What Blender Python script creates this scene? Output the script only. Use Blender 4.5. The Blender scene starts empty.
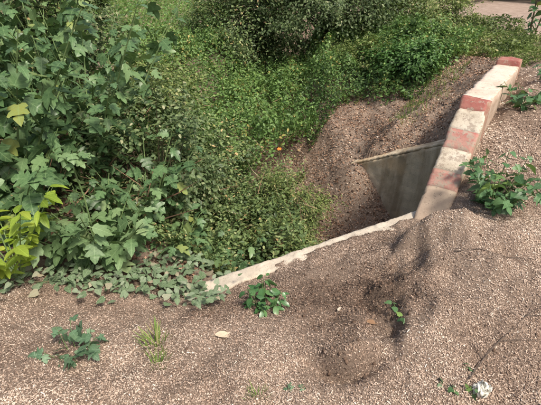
import bpy, math, random
import numpy as np
from mathutils import Vector, Matrix

random.seed(11)
rng = np.random.default_rng(11)
scene = bpy.context.scene
COL = scene.collection
R = math.radians

# ------------------------------------------------------------------ camera
cam_data = bpy.data.cameras.new('camera')
cam_data.sensor_width = 36.0
cam_data.lens = 28.0
cam_data.clip_start = 0.05
cam_data.clip_end = 1000.0
cam = bpy.data.objects.new('camera', cam_data)
COL.objects.link(cam)
cam.location = (0, 0, 1.6)
cam.rotation_euler = (R(90 - 31), 0, 0)
scene.camera = cam

# ------------------------------------------------------------------ sky, sun, exposure
SUN_AZ, SUN_EL = 132.0, 57.0          # azimuth clockwise from +Y (to the right of the view)
world = bpy.data.worlds.new('World')
scene.world = world
world.use_nodes = True
wn = world.node_tree
sky = wn.nodes.new('ShaderNodeTexSky')
sky.sky_type = 'NISHITA'
sky.sun_disc = False
sky.sun_elevation = R(SUN_EL)
sky.sun_rotation = R(SUN_AZ)
sky.air_density = 1.0
sky.dust_density = 6.0
bg = wn.nodes['Background']
bg.inputs['Strength'].default_value = 0.055
wn.links.new(sky.outputs['Color'], bg.inputs['Color'])

sun_data = bpy.data.lights.new('sun', 'SUN')
sun_data.energy = 1.5
sun_data.angle = R(10)
sun_data.color = (1.0, 0.92, 0.80)
sun = bpy.data.objects.new('sun', sun_data)
COL.objects.link(sun)
sd = Vector((math.sin(R(SUN_AZ)) * math.cos(R(SUN_EL)), math.cos(R(SUN_AZ)) * math.cos(R(SUN_EL)), math.sin(R(SUN_EL))))
sun.rotation_euler = (-sd).to_track_quat('-Z', 'Y').to_euler()
sun.location = sd * 30

scene.view_settings.view_transform = 'Standard'
scene.view_settings.look = 'None'
scene.view_settings.gamma = 1.0
scene.view_settings.exposure = 1.5
scene.view_settings.use_curve_mapping = False
scene.cycles.max_bounces = 6
scene.cycles.transparent_max_bounces = 4

# ------------------------------------------------------------------ helpers
def link(o, parent=None):
    COL.objects.link(o)
    if parent is not None:
        o.parent = parent
    return o

def tag(o, label, cat, group=None):
    o['label'] = label
    o['category'] = cat
    if group:
        o['group'] = group
    return o

def empty(name, loc):
    o = bpy.data.objects.new(name, None)
    o.empty_display_size = 0.1
    COL.objects.link(o)
    o.location = loc
    return o

def mesh_np(name, V, F, mat, tint=None, smooth=True):
    """V (n,3), F (m,k) -> mesh"""
    V = np.asarray(V, np.float32)
    F = np.asarray(F, np.int32)
    m, k = F.shape
    me = bpy.data.meshes.new(name)
    me.vertices.add(len(V))
    me.vertices.foreach_set('co', V.ravel())
    me.loops.add(m * k)
    me.loops.foreach_set('vertex_index', F.ravel())
    me.polygons.add(m)
    me.polygons.foreach_set('loop_start', np.arange(0, m * k, k, dtype=np.int32))
    me.polygons.foreach_set('loop_total', np.full(m, k, np.int32))
    if smooth:
        me.polygons.foreach_set('use_smooth', np.ones(m, bool))
    me.update(calc_edges=True)
    if tint is not None:
        a = me.attributes.new('tint', 'FLOAT', 'POINT')
        a.data.foreach_set('value', np.asarray(tint, np.float32))
    if mat is not None:
        me.materials.append(mat)
    return me

def obj(name, me, parent=None):
    return link(bpy.data.objects.new(name, me), parent)

def frames(normal, heading):
    """rotation matrices with z = normal, y = heading made square to it"""
    n = normal / np.linalg.norm(normal, axis=1, keepdims=True)
    y = heading - (heading * n).sum(1, keepdims=True) * n
    y /= np.linalg.norm(y, axis=1, keepdims=True) + 1e-9
    x = np.cross(y, n)
    return np.stack([x, y, n], 2)

def cloud(name, tpl, pos, Rm, scale, tint, mat, parent=None, smooth=True):
    """many copies of a small template as one mesh"""
    TV, TF = tpl
    N = len(pos)
    V = np.einsum('nij,tj->nti', Rm, TV)
    if np.ndim(scale) == 1:
        V = V * np.asarray(scale)[:, None, None]
    V = V + pos[:, None, :]
    F = TF[None] + (np.arange(N) * len(TV))[:, None, None]
    me = mesh_np(name, V.reshape(-1, 3), F.reshape(-1, TF.shape[1]), mat, np.repeat(tint, len(TV)), smooth)
    return obj(name, me, parent)

def tube(points, radii, sides=6):
    P = [Vector(p) for p in points]
    V, F = [], []
    n = len(P)
    ref = Vector((0.31, 0.17, 0.94)).normalized()
    for i, p in enumerate(P):
        t = (P[min(i + 1, n - 1)] - P[max(i - 1, 0)]).normalized()
        a = t.cross(ref)
        if a.length < 1e-3:
            a = t.cross(Vector((1, 0, 0)))
        a.normalize()
        b = t.cross(a)
        for k in range(sides):
            w = 2 * math.pi * k / sides
            V.append(p + (a * math.cos(w) + b * math.sin(w)) * radii[i])
    for i in range(n - 1):
        for k in range(sides):
            k2 = (k + 1) % sides
            F.append((i * sides + k, i * sides + k2, (i + 1) * sides + k2, (i + 1) * sides + k))
    return np.array([tuple(v) for v in V]), np.array(F)

def merge(parts):
    V, F, o = [], [], 0
    for v, f in parts:
        V.append(v); F.append(f + o); o += len(v)
    return np.concatenate(V), np.concatenate(F)

# numpy value noise ------------------------------------------------
def _hash(ix, iy, s):
    h = (ix.astype(np.int64) * 374761393 + iy.astype(np.int64) * 668265263 + s * 2147483647) & 0xffffffff
    h = ((h ^ (h >> 13)) * 1274126177) & 0xffffffff
    return ((h ^ (h >> 16)) & 0xffff) / 65535.0

def vnoise(x, y, s=0):
    ix, iy = np.floor(x), np.floor(y)
    fx, fy = x - ix, y - iy
    ux, uy = fx * fx * (3 - 2 * fx), fy * fy * (3 - 2 * fy)
    ix = ix.astype(np.int64); iy = iy.astype(np.int64)
    a, b = _hash(ix, iy, s), _hash(ix + 1, iy, s)
    c, d = _hash(ix, iy + 1, s), _hash(ix + 1, iy + 1, s)
    return (a + (b - a) * ux) * (1 - uy) + (c + (d - c) * ux) * uy - 0.5

def fbm(x, y, s=0, o=4):
    r, a = 0, 1.0
    for i in range(o):
        r = r + a * vnoise(x * 2 ** i + 17.3 * i, y * 2 ** i - 9.1 * i, s + i)
        a *= 0.5
    return r

def sstep(t):
    t = np.clip(t, 0, 1)
    return t * t * (3 - 2 * t)

# ------------------------------------------------------------------ node materials
def new_mat(name):
    m = bpy.data.materials.new(name)
    m.use_nodes = True
    nt = m.node_tree
    b = nt.nodes['Principled BSDF']
    return m, nt, b

def ramp(nt, fac, stops):
    r = nt.nodes.new('ShaderNodeValToRGB')
    e = r.color_ramp.elements
    while len(e) < len(stops):
        e.new(0.5)
    for el, (p, c) in zip(e, stops):
        el.position = p
        el.color = (*c, 1) if len(c) == 3 else c
    nt.links.new(fac, r.inputs['Fac'])
    return r.outputs['Color']

def noise(nt, scale, detail=4, rough=0.6, vec=None, dist=0.0):
    n = nt.nodes.new('ShaderNodeTexNoise')
    n.inputs['Scale'].default_value = scale
    n.inputs['Detail'].default_value = detail
    n.inputs['Roughness'].default_value = rough
    n.inputs['Distortion'].default_value = dist
    if vec is not None:
        nt.links.new(vec, n.inputs['Vector'])
    return n.outputs['Fac']

def mix(nt, fac, a, b, mode='MIX'):
    n = nt.nodes.new('ShaderNodeMix')
    n.data_type = 'RGBA'
    n.blend_type = mode
    for s, v in ((n.inputs[0], fac), (n.inputs[6], a), (n.inputs[7], b)):
        if hasattr(v, 'is_linked'):
            nt.links.new(v, s)
        elif isinstance(v, (int, float)):
            s.default_value = v
        else:
            s.default_value = (*v, 1)
    return n.outputs[2]

def math_node(nt, op, a, b=0.0, clamp=False):
    n = nt.nodes.new('ShaderNodeMath')
    n.operation = op
    n.use_clamp = clamp
    for s, v in ((n.inputs[0], a), (n.inputs[1], b)):
        if hasattr(v, 'is_linked'):
            nt.links.new(v, s)
        else:
            s.default_value = v
    return n.outputs[0]

def bump(nt, b, h, strength, dist):
    n = nt.nodes.new('ShaderNodeBump')
    n.inputs['Strength'].default_value = strength
    n.inputs['Distance'].default_value = dist
    nt.links.new(h, n.inputs['Height'])
    nt.links.new(n.outputs['Normal'], b.inputs['Normal'])

def obj_coord(nt):
    return nt.nodes.new('ShaderNodeTexCoord').outputs['Object']

def leaf_mat(name, stops, trans=0.3, rough=0.5, veins=False, per_object=False, tcol=None):
    m, nt, b = new_mat(name)
    if per_object:
        f = nt.nodes.new('ShaderNodeObjectInfo').outputs['Random']
    else:
        a = nt.nodes.new('ShaderNodeAttribute')
        a.attribute_name = 'tint'
        f = a.outputs['Fac']
    c = ramp(nt, f, stops)
    oc = obj_coord(nt)
    if per_object:
        # blotches, a pale midrib and side veins across the blade
        bl = noise(nt, 5, 3, 0.6, oc)
        c = mix(nt, ramp(nt, bl, [(0.35, (0, 0, 0)), (0.7, (0.45, 0.45, 0.45))]), c, tuple(min(1, 1.35 * v) for v in stops[-2][1]))
        if veins:
            sx = nt.nodes.new('ShaderNodeSeparateXYZ')
            nt.links.new(oc, sx.inputs[0])
            ax = math_node(nt, 'ABSOLUTE', sx.outputs['X'])
            rib = math_node(nt, 'LESS_THAN', ax, 0.014)
            d = math_node(nt, 'SUBTRACT', sx.outputs['Y'], math_node(nt, 'MULTIPLY', ax, 0.75))
            fr = math_node(nt, 'FRACT', math_node(nt, 'MULTIPLY', d, 5.5))
            sv = math_node(nt, 'LESS_THAN', fr, 0.07)
            v = math_node(nt, 'MULTIPLY', math_node(nt, 'MAXIMUM', rib, sv), 0.35)
            c = mix(nt, v, c, tuple(min(1, 1.8 * q + 0.03) for q in stops[-2][1]))
    nt.links.new(c, b.inputs['Base Color'])
    b.inputs['Roughness'].default_value = rough
    b.inputs['Specular IOR Level'].default_value = 0.4
    tr = nt.nodes.new('ShaderNodeBsdfTranslucent')
    nt.links.new(mix(nt, 0.5, c, tcol or (0.16, 0.26, 0.03)), tr.inputs['Color'])
    ms = nt.nodes.new('ShaderNodeMixShader')
    ms.inputs[0].default_value = trans
    out = nt.nodes['Material Output']
    nt.links.new(b.outputs[0], ms.inputs[1])
    nt.links.new(tr.outputs[0], ms.inputs[2])
    nt.links.new(ms.outputs[0], out.inputs['Surface'])
    return m

def plain_mat(name, c1, c2, scale=20, rough=0.8, bmp=0.3, bd=0.01):
    m, nt, b = new_mat(name)
    oc = obj_coord(nt)
    f = noise(nt, scale, 5, 0.65, oc)
    nt.links.new(ramp(nt, f, [(0.3, c1), (0.7, c2)]), b.inputs['Base Color'])
    b.inputs['Roughness'].default_value = rough
    bump(nt, b, noise(nt, scale * 3, 4, 0.6, oc), bmp, bd)
    return m

# soil under the chips
def soil_material():
    m, nt, b = new_mat('soil')
    oc = obj_coord(nt)
    c = ramp(nt, noise(nt, 95, 7, 0.82, oc), [(0.28, (0.17, 0.12, 0.088)), (0.44, (0.32, 0.236, 0.178)), (0.58, (0.46, 0.357, 0.28)), (0.72, (0.58, 0.475, 0.385))])
    big = noise(nt, 1.3, 4, 0.6, oc)
    c = mix(nt, ramp(nt, big, [(0.4, (0.4, 0.4, 0.4)), (0.6, (0, 0, 0))]), c, (0.14, 0.095, 0.072))
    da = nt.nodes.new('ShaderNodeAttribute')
    da.attribute_name = 'damp_shade'
    c = mix(nt, math_node(nt, 'MULTIPLY', da.outputs['Fac'], 0.6, True), c, (0.11, 0.075, 0.053))  # darkens the soil for damp ground and for painted shade in the hollows
    nt.links.new(c, b.inputs['Base Color'])
    b.inputs['Roughness'].default_value = 0.95
    b.inputs['Specular IOR Level'].default_value = 0.15
    bump(nt, b, noise(nt, 70, 6, 0.8, oc), 0.9, 0.02)
    return m

def road_material():
    m, nt, b = new_mat('dirt_road')
    oc = obj_coord(nt)
    c = ramp(nt, noise(nt, 6, 7, 0.7, oc), [(0.3, (0.24, 0.175, 0.135)), (0.55, (0.35, 0.265, 0.215)), (0.75, (0.43, 0.34, 0.28))])
    nt.links.new(c, b.inputs['Base Color'])
    b.inputs['Roughness'].default_value = 0.95
    bump(nt, b, noise(nt, 25, 5, 0.7, oc), 0.6, 0.03)
    return m

def tint_mat(name, stops, rough=0.85, spec=0.2):
    m, nt, b = new_mat(name)
    a = nt.nodes.new('ShaderNodeAttribute')
    a.attribute_name = 'tint'
    nt.links.new(ramp(nt, a.outputs['Fac'], stops), b.inputs['Base Color'])
    b.inputs['Roughness'].default_value = rough
    b.inputs['Specular IOR Level'].default_value = spec
    return m

def concrete_material(name, base, dark, warm, streak=1.0):
    m, nt, b = new_mat(name)
    oc = obj_coord(nt)
    c = ramp(nt, noise(nt, 9, 6, 0.7, oc), [(0.3, tuple(0.72 * v for v in base)), (0.6, base), (0.8, tuple(min(1, 1.2 * v) for v in base))])
    mp = nt.nodes.new('ShaderNodeMapping')
    mp.inputs['Scale'].default_value = (5.5, 5.5, 0.7)
    nt.links.new(oc, mp.inputs['Vector'])
    st = noise(nt, 1.0, 4, 0.55, mp.outputs['Vector'], 0.6)
    c = mix(nt, math_node(nt, 'MULTIPLY', ramp(nt, st, [(0.44, (0, 0, 0)), (0.60, (1, 1, 1))]), 0.75 * streak), c, dark)
    wm = noise(nt, 3.2, 3, 0.5, oc)
    c = mix(nt, math_node(nt, 'MULTIPLY', ramp(nt, wm, [(0.52, (0, 0, 0)), (0.66, (1, 1, 1))]), 0.6), c, warm)
    sp = noise(nt, 120, 3, 0.6, oc)
    c = mix(nt, ramp(nt, sp, [(0.60, (0, 0, 0)), (0.68, (0.6, 0.6, 0.6))]), c, (0.10, 0.075, 0.055))
    nt.links.new(c, b.inputs['Base Color'])
    b.inputs['Roughness'].default_value = 0.9
    b.inputs['Specular IOR Level'].default_value = 0.25
    bump(nt, b, noise(nt, 60, 6, 0.7, oc), 0.5, 0.006)
    return m

def paint_material(name, paint, faded, wear=0.5):
    m, nt, b = new_mat(name)
    oc = obj_coord(nt)
    c = ramp(nt, noise(nt, 7, 5, 0.65, oc), [(0.3, paint), (0.7, faded)])
    w = noise(nt, 22, 7, 0.75, oc)
    lo = 0.66 - 0.16 * wear
    c = mix(nt, ramp(nt, w, [(lo, (0, 0, 0)), (lo + 0.06, (0.9, 0.9, 0.9))]), c, (0.36, 0.30, 0.24))
    g = noise(nt, 5.0, 5, 0.7, oc)
    c = mix(nt, ramp(nt, g, [(0.45, (0, 0, 0)), (0.75, (0.55, 0.55, 0.55))]), c, (0.30, 0.235, 0.165))
    ge = nt.nodes.new('ShaderNodeNewGeometry')
    vt = nt.nodes.new('ShaderNodeVectorTransform')
    vt.vector_type = 'NORMAL'; vt.convert_from = 'WORLD'; vt.convert_to = 'OBJECT'
    nt.links.new(ge.outputs['True Normal'], vt.inputs[0])
    sn = nt.nodes.new('ShaderNodeSeparateXYZ')
    nt.links.new(vt.outputs[0], sn.inputs[0])
    splash = math_node(nt, 'MULTIPLY', math_node(nt, 'ABSOLUTE', sn.outputs['X']), ramp(nt, noise(nt, 11, 6, 0.75, oc), [(0.25, (0.15, 0.15, 0.15)), (0.6, (0.85, 0.85, 0.85))]))
    c = mix(nt, splash, c, (0.33, 0.24, 0.17))
    sp = noise(nt, 75, 5, 0.75, oc)
    c = mix(nt, ramp(nt, sp, [(0.59, (0, 0, 0)), (0.66, (0.85, 0.85, 0.85))]), c, (0.09, 0.06, 0.045))
    nt.links.new(c, b.inputs['Base Color'])
    b.inputs['Roughness'].default_value = 0.8
    b.inputs['Specular IOR Level'].default_value = 0.3
    bump(nt, b, noise(nt, 70, 6, 0.7, oc), 0.5, 0.005)
    return m

MAT = {}
MAT['soil'] = soil_material()
MAT['road'] = road_material()
MAT['chips'] = tint_mat('wood_husk', [(0.0, (0.07, 0.046, 0.033)), (0.2, (0.20, 0.136, 0.10)), (0.42, (0.38, 0.278, 0.212)), (0.65, (0.53, 0.415, 0.33)), (0.88, (0.65, 0.545, 0.45)), (1.0, (0.76, 0.68, 0.58))])
MAT['litter'] = tint_mat('dry_leaf_litter', [(0.0, (0.06, 0.038, 0.028)), (0.35, (0.19, 0.108, 0.07)), (0.65, (0.36, 0.225, 0.15)), (0.9, (0.52, 0.37, 0.27)), (1.0, (0.64, 0.51, 0.4))])
MAT['big'] = leaf_mat('lobed_leaf', [(0.0, (0.030, 0.072, 0.030)), (0.4, (0.060, 0.128, 0.052)), (0.75, (0.105, 0.19, 0.078)), (0.95, (0.15, 0.235, 0.10)), (1.0, (0.28, 0.30, 0.07))], 0.2, 0.38, True, True)
MAT['pale'] = leaf_mat('pale_lobed_leaf', [(0.0, (0.07, 0.14, 0.06)), (0.5, (0.12, 0.205, 0.085)), (0.9, (0.19, 0.28, 0.13)), (1.0, (0.27, 0.34, 0.16))], 0.25, 0.5, True, True)
MAT['yellow'] = leaf_mat('yellow_green_leaflet', [(0.0, (0.13, 0.22, 0.03)), (0.6, (0.26, 0.36, 0.045)), (1.0, (0.42, 0.46, 0.08))], 0.4, 0.5, True, True, (0.5, 0.6, 0.05))
MAT['vine'] = leaf_mat('dusty_vine_leaf', [(0.0, (0.05, 0.10, 0.04)), (0.5, (0.10, 0.175, 0.075)), (0.85, (0.19, 0.25, 0.16)), (0.93, (0.25, 0.29, 0.20)), (1.0, (0.34, 0.26, 0.18))], 0.2, 0.6, True, True)
MAT['fresh'] = leaf_mat('fresh_leaf', [(0.0, (0.032, 0.085, 0.036)), (0.6, (0.065, 0.15, 0.06)), (0.92, (0.11, 0.21, 0.08)), (1.0, (0.28, 0.38, 0.06))], 0.22, 0.45, True, True)
MAT['glossy'] = leaf_mat('glossy_dark_leaf', [(0.0, (0.03, 0.085, 0.03)), (0.7, (0.06, 0.15, 0.05)), (1.0, (0.12, 0.22, 0.08))], 0.15, 0.32, True, True)
MAT['blue'] = leaf_mat('blue_green_leaf', [(0.0, (0.055, 0.115, 0.062)), (0.6, (0.09, 0.17, 0.09)), (0.9, (0.14, 0.225, 0.13)), (1.0, (0.18, 0.26, 0.15))], 0.2, 0.5, True, True)
MAT['creeper'] = leaf_mat('creeper_foliage', [(0.0, (0.055, 0.105, 0.034)), (0.35, (0.115, 0.215, 0.06)), (0.7, (0.19, 0.32, 0.09)), (0.92, (0.29, 0.41, 0.14)), (1.0, (0.48, 0.40, 0.13))], 0.35, 0.5)
MAT['tangle'] = leaf_mat('tangled_foliage', [(0.0, (0.045, 0.075, 0.03)), (0.35, (0.105, 0.165, 0.058)), (0.7, (0.19, 0.26, 0.095)), (0.9, (0.31, 0.35, 0.15)), (1.0, (0.48, 0.34, 0.16))], 0.2, 0.5)
MAT['dark'] = leaf_mat('dark_bush_foliage', [(0.0, (0.055, 0.09, 0.038)), (0.5, (0.13, 0.19, 0.078)), (0.85, (0.22, 0.28, 0.125)), (1.0, (0.38, 0.38, 0.22))], 0.3, 0.5)
MAT['olive'] = leaf_mat('olive_weed_foliage', [(0.0, (0.07, 0.10, 0.035)), (0.4, (0.15, 0.21, 0.06)), (0.8, (0.27, 0.33, 0.11)), (1.0, (0.50, 0.44, 0.22))], 0.3, 0.55)
MAT['bright'] = leaf_mat('bright_bush_foliage', [(0.0, (0.045, 0.10, 0.028)), (0.5, (0.085, 0.19, 0.048)), (0.9, (0.15, 0.29, 0.08)), (1.0, (0.26, 0.39, 0.12))], 0.3, 0.5)
MAT['grass'] = leaf_mat('grass_blade', [(0.0, (0.09, 0.17, 0.035)), (0.5, (0.17, 0.30, 0.06)), (0.85, (0.27, 0.39, 0.10)), (1.0, (0.46, 0.42, 0.20))], 0.4, 0.55)
MAT['stem'] = plain_mat('green_brown_stem', (0.07, 0.055, 0.03), (0.15, 0.14, 0.07), 30)
MAT['gstem'] = plain_mat('green_stem', (0.09, 0.15, 0.05), (0.17, 0.25, 0.09), 30)
MAT['twig'] = plain_mat('dry_twig', (0.055, 0.04, 0.032), (0.14, 0.105, 0.08), 40)
MAT['ptwig'] = plain_mat('pale_twig', (0.24, 0.18, 0.13), (0.42, 0.34, 0.26), 40)
MAT['concrete'] = concrete_material('stained_concrete', (0.74, 0.63, 0.47), (0.32, 0.24, 0.155), (0.68, 0.49, 0.29))
MAT['concrete_pale'] = concrete_material('sunbleached_concrete', (0.62, 0.55, 0.45), (0.40, 0.34, 0.27), (0.60, 0.50, 0.38), 0.5)
MAT['red'] = paint_material('faded_red_paint', (0.37, 0.14, 0.118), (0.50, 0.29, 0.24), 1.0)
MAT['dark_red'] = paint_material('deep_red_paint', (0.25, 0.068, 0.058), (0.36, 0.14, 0.115), 0.7)
MAT['white'] = paint_material('dirty_white_paint', (0.66, 0.60, 0.50), (0.52, 0.46, 0.36), 0.95)
MAT['cream'] = paint_material('washed_out_pinkish_paint', (0.68, 0.56, 0.48), (0.62, 0.51, 0.42), 0.55)
MAT['bare'] = paint_material('bare_end_concrete', (0.40, 0.30, 0.23), (0.46, 0.37, 0.28), 0.5)

# ------------------------------------------------------------------ terrain
YAW = 0.60
D = np.array([math.sin(YAW), math.cos(YAW)])        # along the parapet, away from the camera
NR = np.array([math.cos(YAW), -math.sin(YAW)])      # towards the road side
P0 = np.array([1.079, 2.404])                       # near foot of the parapet
A = P0 - NR * 0.10 + D * 0.02
B = np.array([-0.46, 2.20])
J = np.array([1.02, 4.63])
K = P0 + D * 1.62
ZA, ZB, ZJ, ZK = 0.0, -0.42, -0.60, 0.06
POLY = [  # x, y, width of the slope inside this edge (edge from this point to the next)
    (A[0], A[1], 0.04), (B[0], B[1], 0.75), (-1.25, 3.1, 0.9), (-1.6, 5.5, 0.9), (-1.1, 8.0, 0.9), (-0.3, 12.0, 0.9),
    (1.7, 12.0, 0.9), (1.1, 8.0, 0.9), (0.85, 6.0, 0.75), (J[0], J[1], 0.04), (K[0], K[1], 0.04)]

CTRL = np.array([
    (0, 0, 0), (-3, 0, 0), (3, 0, .05), (-1.5, -2, 0), (2, -2, 0), (1, 1.2, 0.0), (-1.2, 1.2, -.02), (0, 1.2, -.02), (2.2, 1.2, .05),
    (1.0, 2.25, .04), (.4, 2.18, -.14), (-.1, 2.08, -.26), (-.46, 2.0, -.38), (-1.2, 2.1, -.30), (-2.5, 2.4, -.22), (.4, 1.65, -.04), (-.4, 1.6, -.12),
    (1.25, 2.15, .13), (1.8, 2.3, .14), (1.48, 2.75, .27), (1.70, 3.0, .43), (2.05, 3.5, .54), (2.5, 4.2, .54), (3.5, 3.8, .5), (2.6, 2.8, .36), (3.4, 2.2, .25),
    (5, 7, .5), (7, 13, .5), (9, 8, .5), (8, 3, .5), (14, 20, .5),
    (2.15, 4.5, .28), (1.62, 4.15, -.1), (1.1, 4.85, -.55), (1.3, 5.6, -.3), (1.5, 6.5, .0), (2.6, 6, .32), (3.3, 7, .42), (1.6, 7.8, .05), (2.4, 9, .25), (4, 10, .42),
    (-1.3, 3.0, -.35), (-2, 4, -.15), (-2.2, 6, -.05), (-2.2, 8, 0), (-2.4, 12, .1), (-5, 5, .0), (-6, 9, .15), (-5, 16, .3), (0, 14, .1), (2, 14, .25), (-5, 2, -.1),
    (20, 60, .5), (-20, 60, .6), (60, 30, .5), (-60, 20, .4), (30, -20, .2), (-30, -20, .0), (0, 30, .4)], float)

def _tps(r2):
    return r2 * np.log(r2 + 1e-9) * 0.5
def _fit():
    X, z = CTRL[:, :2], CTRL[:, 2]
    n = len(X)
    r2 = ((X[:, None] - X[None]) ** 2).sum(-1)
    K_ = _tps(r2) + np.eye(n) * 0.03
    Pm = np.concatenate([np.ones((n, 1)), X], 1)
    M = np.zeros((n + 3, n + 3))
    M[:n, :n] = K_; M[:n, n:] = Pm; M[n:, :n] = Pm.T
    return np.linalg.solve(M, np.concatenate([z, np.zeros(3)]))
WTPS = _fit()

def seg_dist(x, y, a, b):
    dx, dy = b[0] - a[0], b[1] - a[1]
    t = np.clip(((x - a[0]) * dx + (y - a[1]) * dy) / (dx * dx + dy * dy), 0, 1)
    return np.hypot(x - a[0] - t * dx, y - a[1] - t * dy), t

def inside(x, y):
    c = np.zeros(x.shape, bool)
    n = len(POLY)
    for i in range(n):
        x1, y1 = POLY[i][:2]; x2, y2 = POLY[(i + 1) % n][:2]
        cond = ((y1 > y) != (y2 > y))
        xi = (x2 - x1) * (y - y1) / (y2 - y1 + 1e-12) + x1
        c ^= cond & (x < xi)
    return c

BUMPS = [  # x, y, along, across, turn in degrees, height: tracks and hollows trodden into the husks
    (0.36, 1.20, .17, .045, 12, -.085), (0.20, 1.23, .10, .04, 0, -.06), (0.40, 1.31, .20, .05, 10, .06), (0.66, 1.29, .12, .05, 20, .02),
    (0.60, 1.49, .05, .04, 20, -.045), (0.54, 1.68, .06, .12, 12, -.03), (0.70, 1.64, .05, .13, 16, .055), (0.86, 1.82, .05, .14, 40, -.03),
    (0.66, 1.93, .15, .05, 22, -.025), (0.45, 1.88, .15, .05, 20, -.03), (1.0, 2.12, .15, .08, 10, .06),
(1.05, 2.14, .20, .13, 0, .09), (1.65, 1.98, .3, .12, -8, .05), (1.25, 1.72, .25, .10, -20, .05), (1.6, 1.75, .3, .12, 10, .04), (1.02, 1.45, .10, .07, 0, -.03), (0.30, 1.55, .14, .07, 10, -.035), (0.1, 1.75, .2, .06, 5, -.03), (1.38, 1.35, .12, .05, 30, -.03),
    (1.55, 4.75, .55, .10, 32, .10), (1.75, 4.45, .5, .08, 32, -.10), (-.3, 1.1, .3, .15, 0, .02)]

def height(x, y):
    x = np.asarray(x, float); y = np.asarray(y, float)
    sh = x.shape
    x = x.ravel(); y = y.ravel()
    z = np.zeros_like(x)
    for i in range(0, len(x), 40000):
        xs, ys = x[i:i + 40000], y[i:i + 40000]
        r2 = (xs[:, None] - CTRL[None, :, 0]) ** 2 + (ys[:, None] - CTRL[None, :, 1]) ** 2
        z[i:i + 40000] = _tps(r2) @ WTPS[:-3] + WTPS[-3] + WTPS[-2] * xs + WTPS[-1] * ys
    far = sstep((np.hypot(x, y - 6) - 22) / 25)
    z = z * (1 - far) + 0.45 * far
    # ground meets the tops of the two wing walls
    for (a, b, za, zb, w) in ((A, B, ZA, ZB, .30), (J, K, ZJ, ZK, .25)):
        d, t = seg_dist(x, y, a, b)
        f = 1 - sstep(d / w)
        z = z * (1 - f) + (za + (zb - za) * t - 0.008 + 0.05 * fbm(x * 6, y * 6, 140, 3)) * f
    near = 1 - sstep((np.hypot(x, y - 2) - 6) / 6)
    z += near * (fbm(x * 1.7, y * 1.7, 3, 3) * 0.05)
    wx = x + 0.11 * fbm(x * 5, y * 5, 201, 3); wy = y + 0.09 * fbm(x * 5, y * 5, 205, 3)
    for (bx, by, sx, sy, a, h) in BUMPS:
        c, s = math.cos(R(a)), math.sin(R(a))
        u = ((wx - bx) * c + (wy - by) * s) / sx
        v = (-(wx - bx) * s + (wy - by) * c) / sy
        z += h * np.exp(-(u * u + v * v))
    xs = np.interp(wy, [1.05, 1.3, 1.5, 1.7, 1.95, 2.2], [.50, .50, .58, .60, .74, .84]) + .08 * fbm(x * 8, y * 8, 261, 4)
    heap = sstep((wx - xs) / .16) * sstep((y - 1.12) / .35) * (1 - sstep((y - 2.12) / .2)) * (1 - sstep((x - 1.1) / 1.0))
    face = np.exp(-((wx - xs - .05) / .12) ** 2) * sstep((y - 1.2) / .2) * (1 - sstep((y - 2.1) / .2))
    z += 0.085 * heap + heap * 0.05 * fbm(x * 6, y * 6, 265, 3) + face * (0.07 * fbm(x * 16, y * 16, 271, 4))
    # the ditch
    m = np.ones_like(x)
    n = len(POLY)
    for i in range(n):
        d, _ = seg_dist(x, y, POLY[i], POLY[(i + 1) % n])
        m = np.minimum(m, sstep((d + 0.0) / POLY[i][2]))
    m = m * inside(x, y)
    floor = -1.15 + 0.35 * sstep((y - 6) / 6) + 0.08 * fbm(x * 2, y * 2, 9, 3)
    z = z * (1 - m) + np.minimum(floor, z) * m
    bank = np.exp(-(((x - 1.5) / 1.3) ** 2 + ((y - 4.9) / 1.0) ** 2))
    z += bank * (0.16 * fbm(x * 3.2 + y * 1.5, y * 1.2 - x * .6, 231, 4))
    # crumbly relief of the chip cover
    z += near * (fbm(x * 7, y * 7, 21, 4) * 0.034 + vnoise(x * 42, y * 42, 33) * 0.010)
    return z.reshape(sh)

def damp_and_shade(x, y):
    """damp between wall and heap, plus hollow shade put into the colour; crest paler"""
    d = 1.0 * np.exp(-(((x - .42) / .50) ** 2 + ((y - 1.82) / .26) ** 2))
    d += 0.5 * np.exp(-(((x - .33) / .24) ** 2 + ((y - 1.22) / .09) ** 2))  # shade of the trodden track, put into the colour
    d += 0.55 * np.exp(-(((x - .58) / .10) ** 2 + ((y - 1.62) / .22) ** 2))  # shade along the heap's left face, put into the colour
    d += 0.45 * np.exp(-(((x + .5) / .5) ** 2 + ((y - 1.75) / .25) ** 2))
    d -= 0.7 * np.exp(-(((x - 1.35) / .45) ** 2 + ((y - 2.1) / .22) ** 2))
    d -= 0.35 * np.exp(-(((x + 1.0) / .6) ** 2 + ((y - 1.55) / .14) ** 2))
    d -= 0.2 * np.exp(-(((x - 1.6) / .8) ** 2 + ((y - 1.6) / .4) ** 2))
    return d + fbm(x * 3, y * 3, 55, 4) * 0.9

def axis(lo, hi, d0, dlo, dhi, end_lo, end_hi, g=1.16):
    mid = list(np.arange(lo, hi, d0))
    up, s, v = [], dhi, hi
    while v < end_hi:
        up.append(v); v += s; s *= g
    up.append(end_hi)
    dn, s, v = [], dlo, lo - dlo
    while v > end_lo:
        dn.append(v); s *= g; v -= s
    dn.append(end_lo)
    return np.array(dn[::-1] + mid + up)

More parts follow.
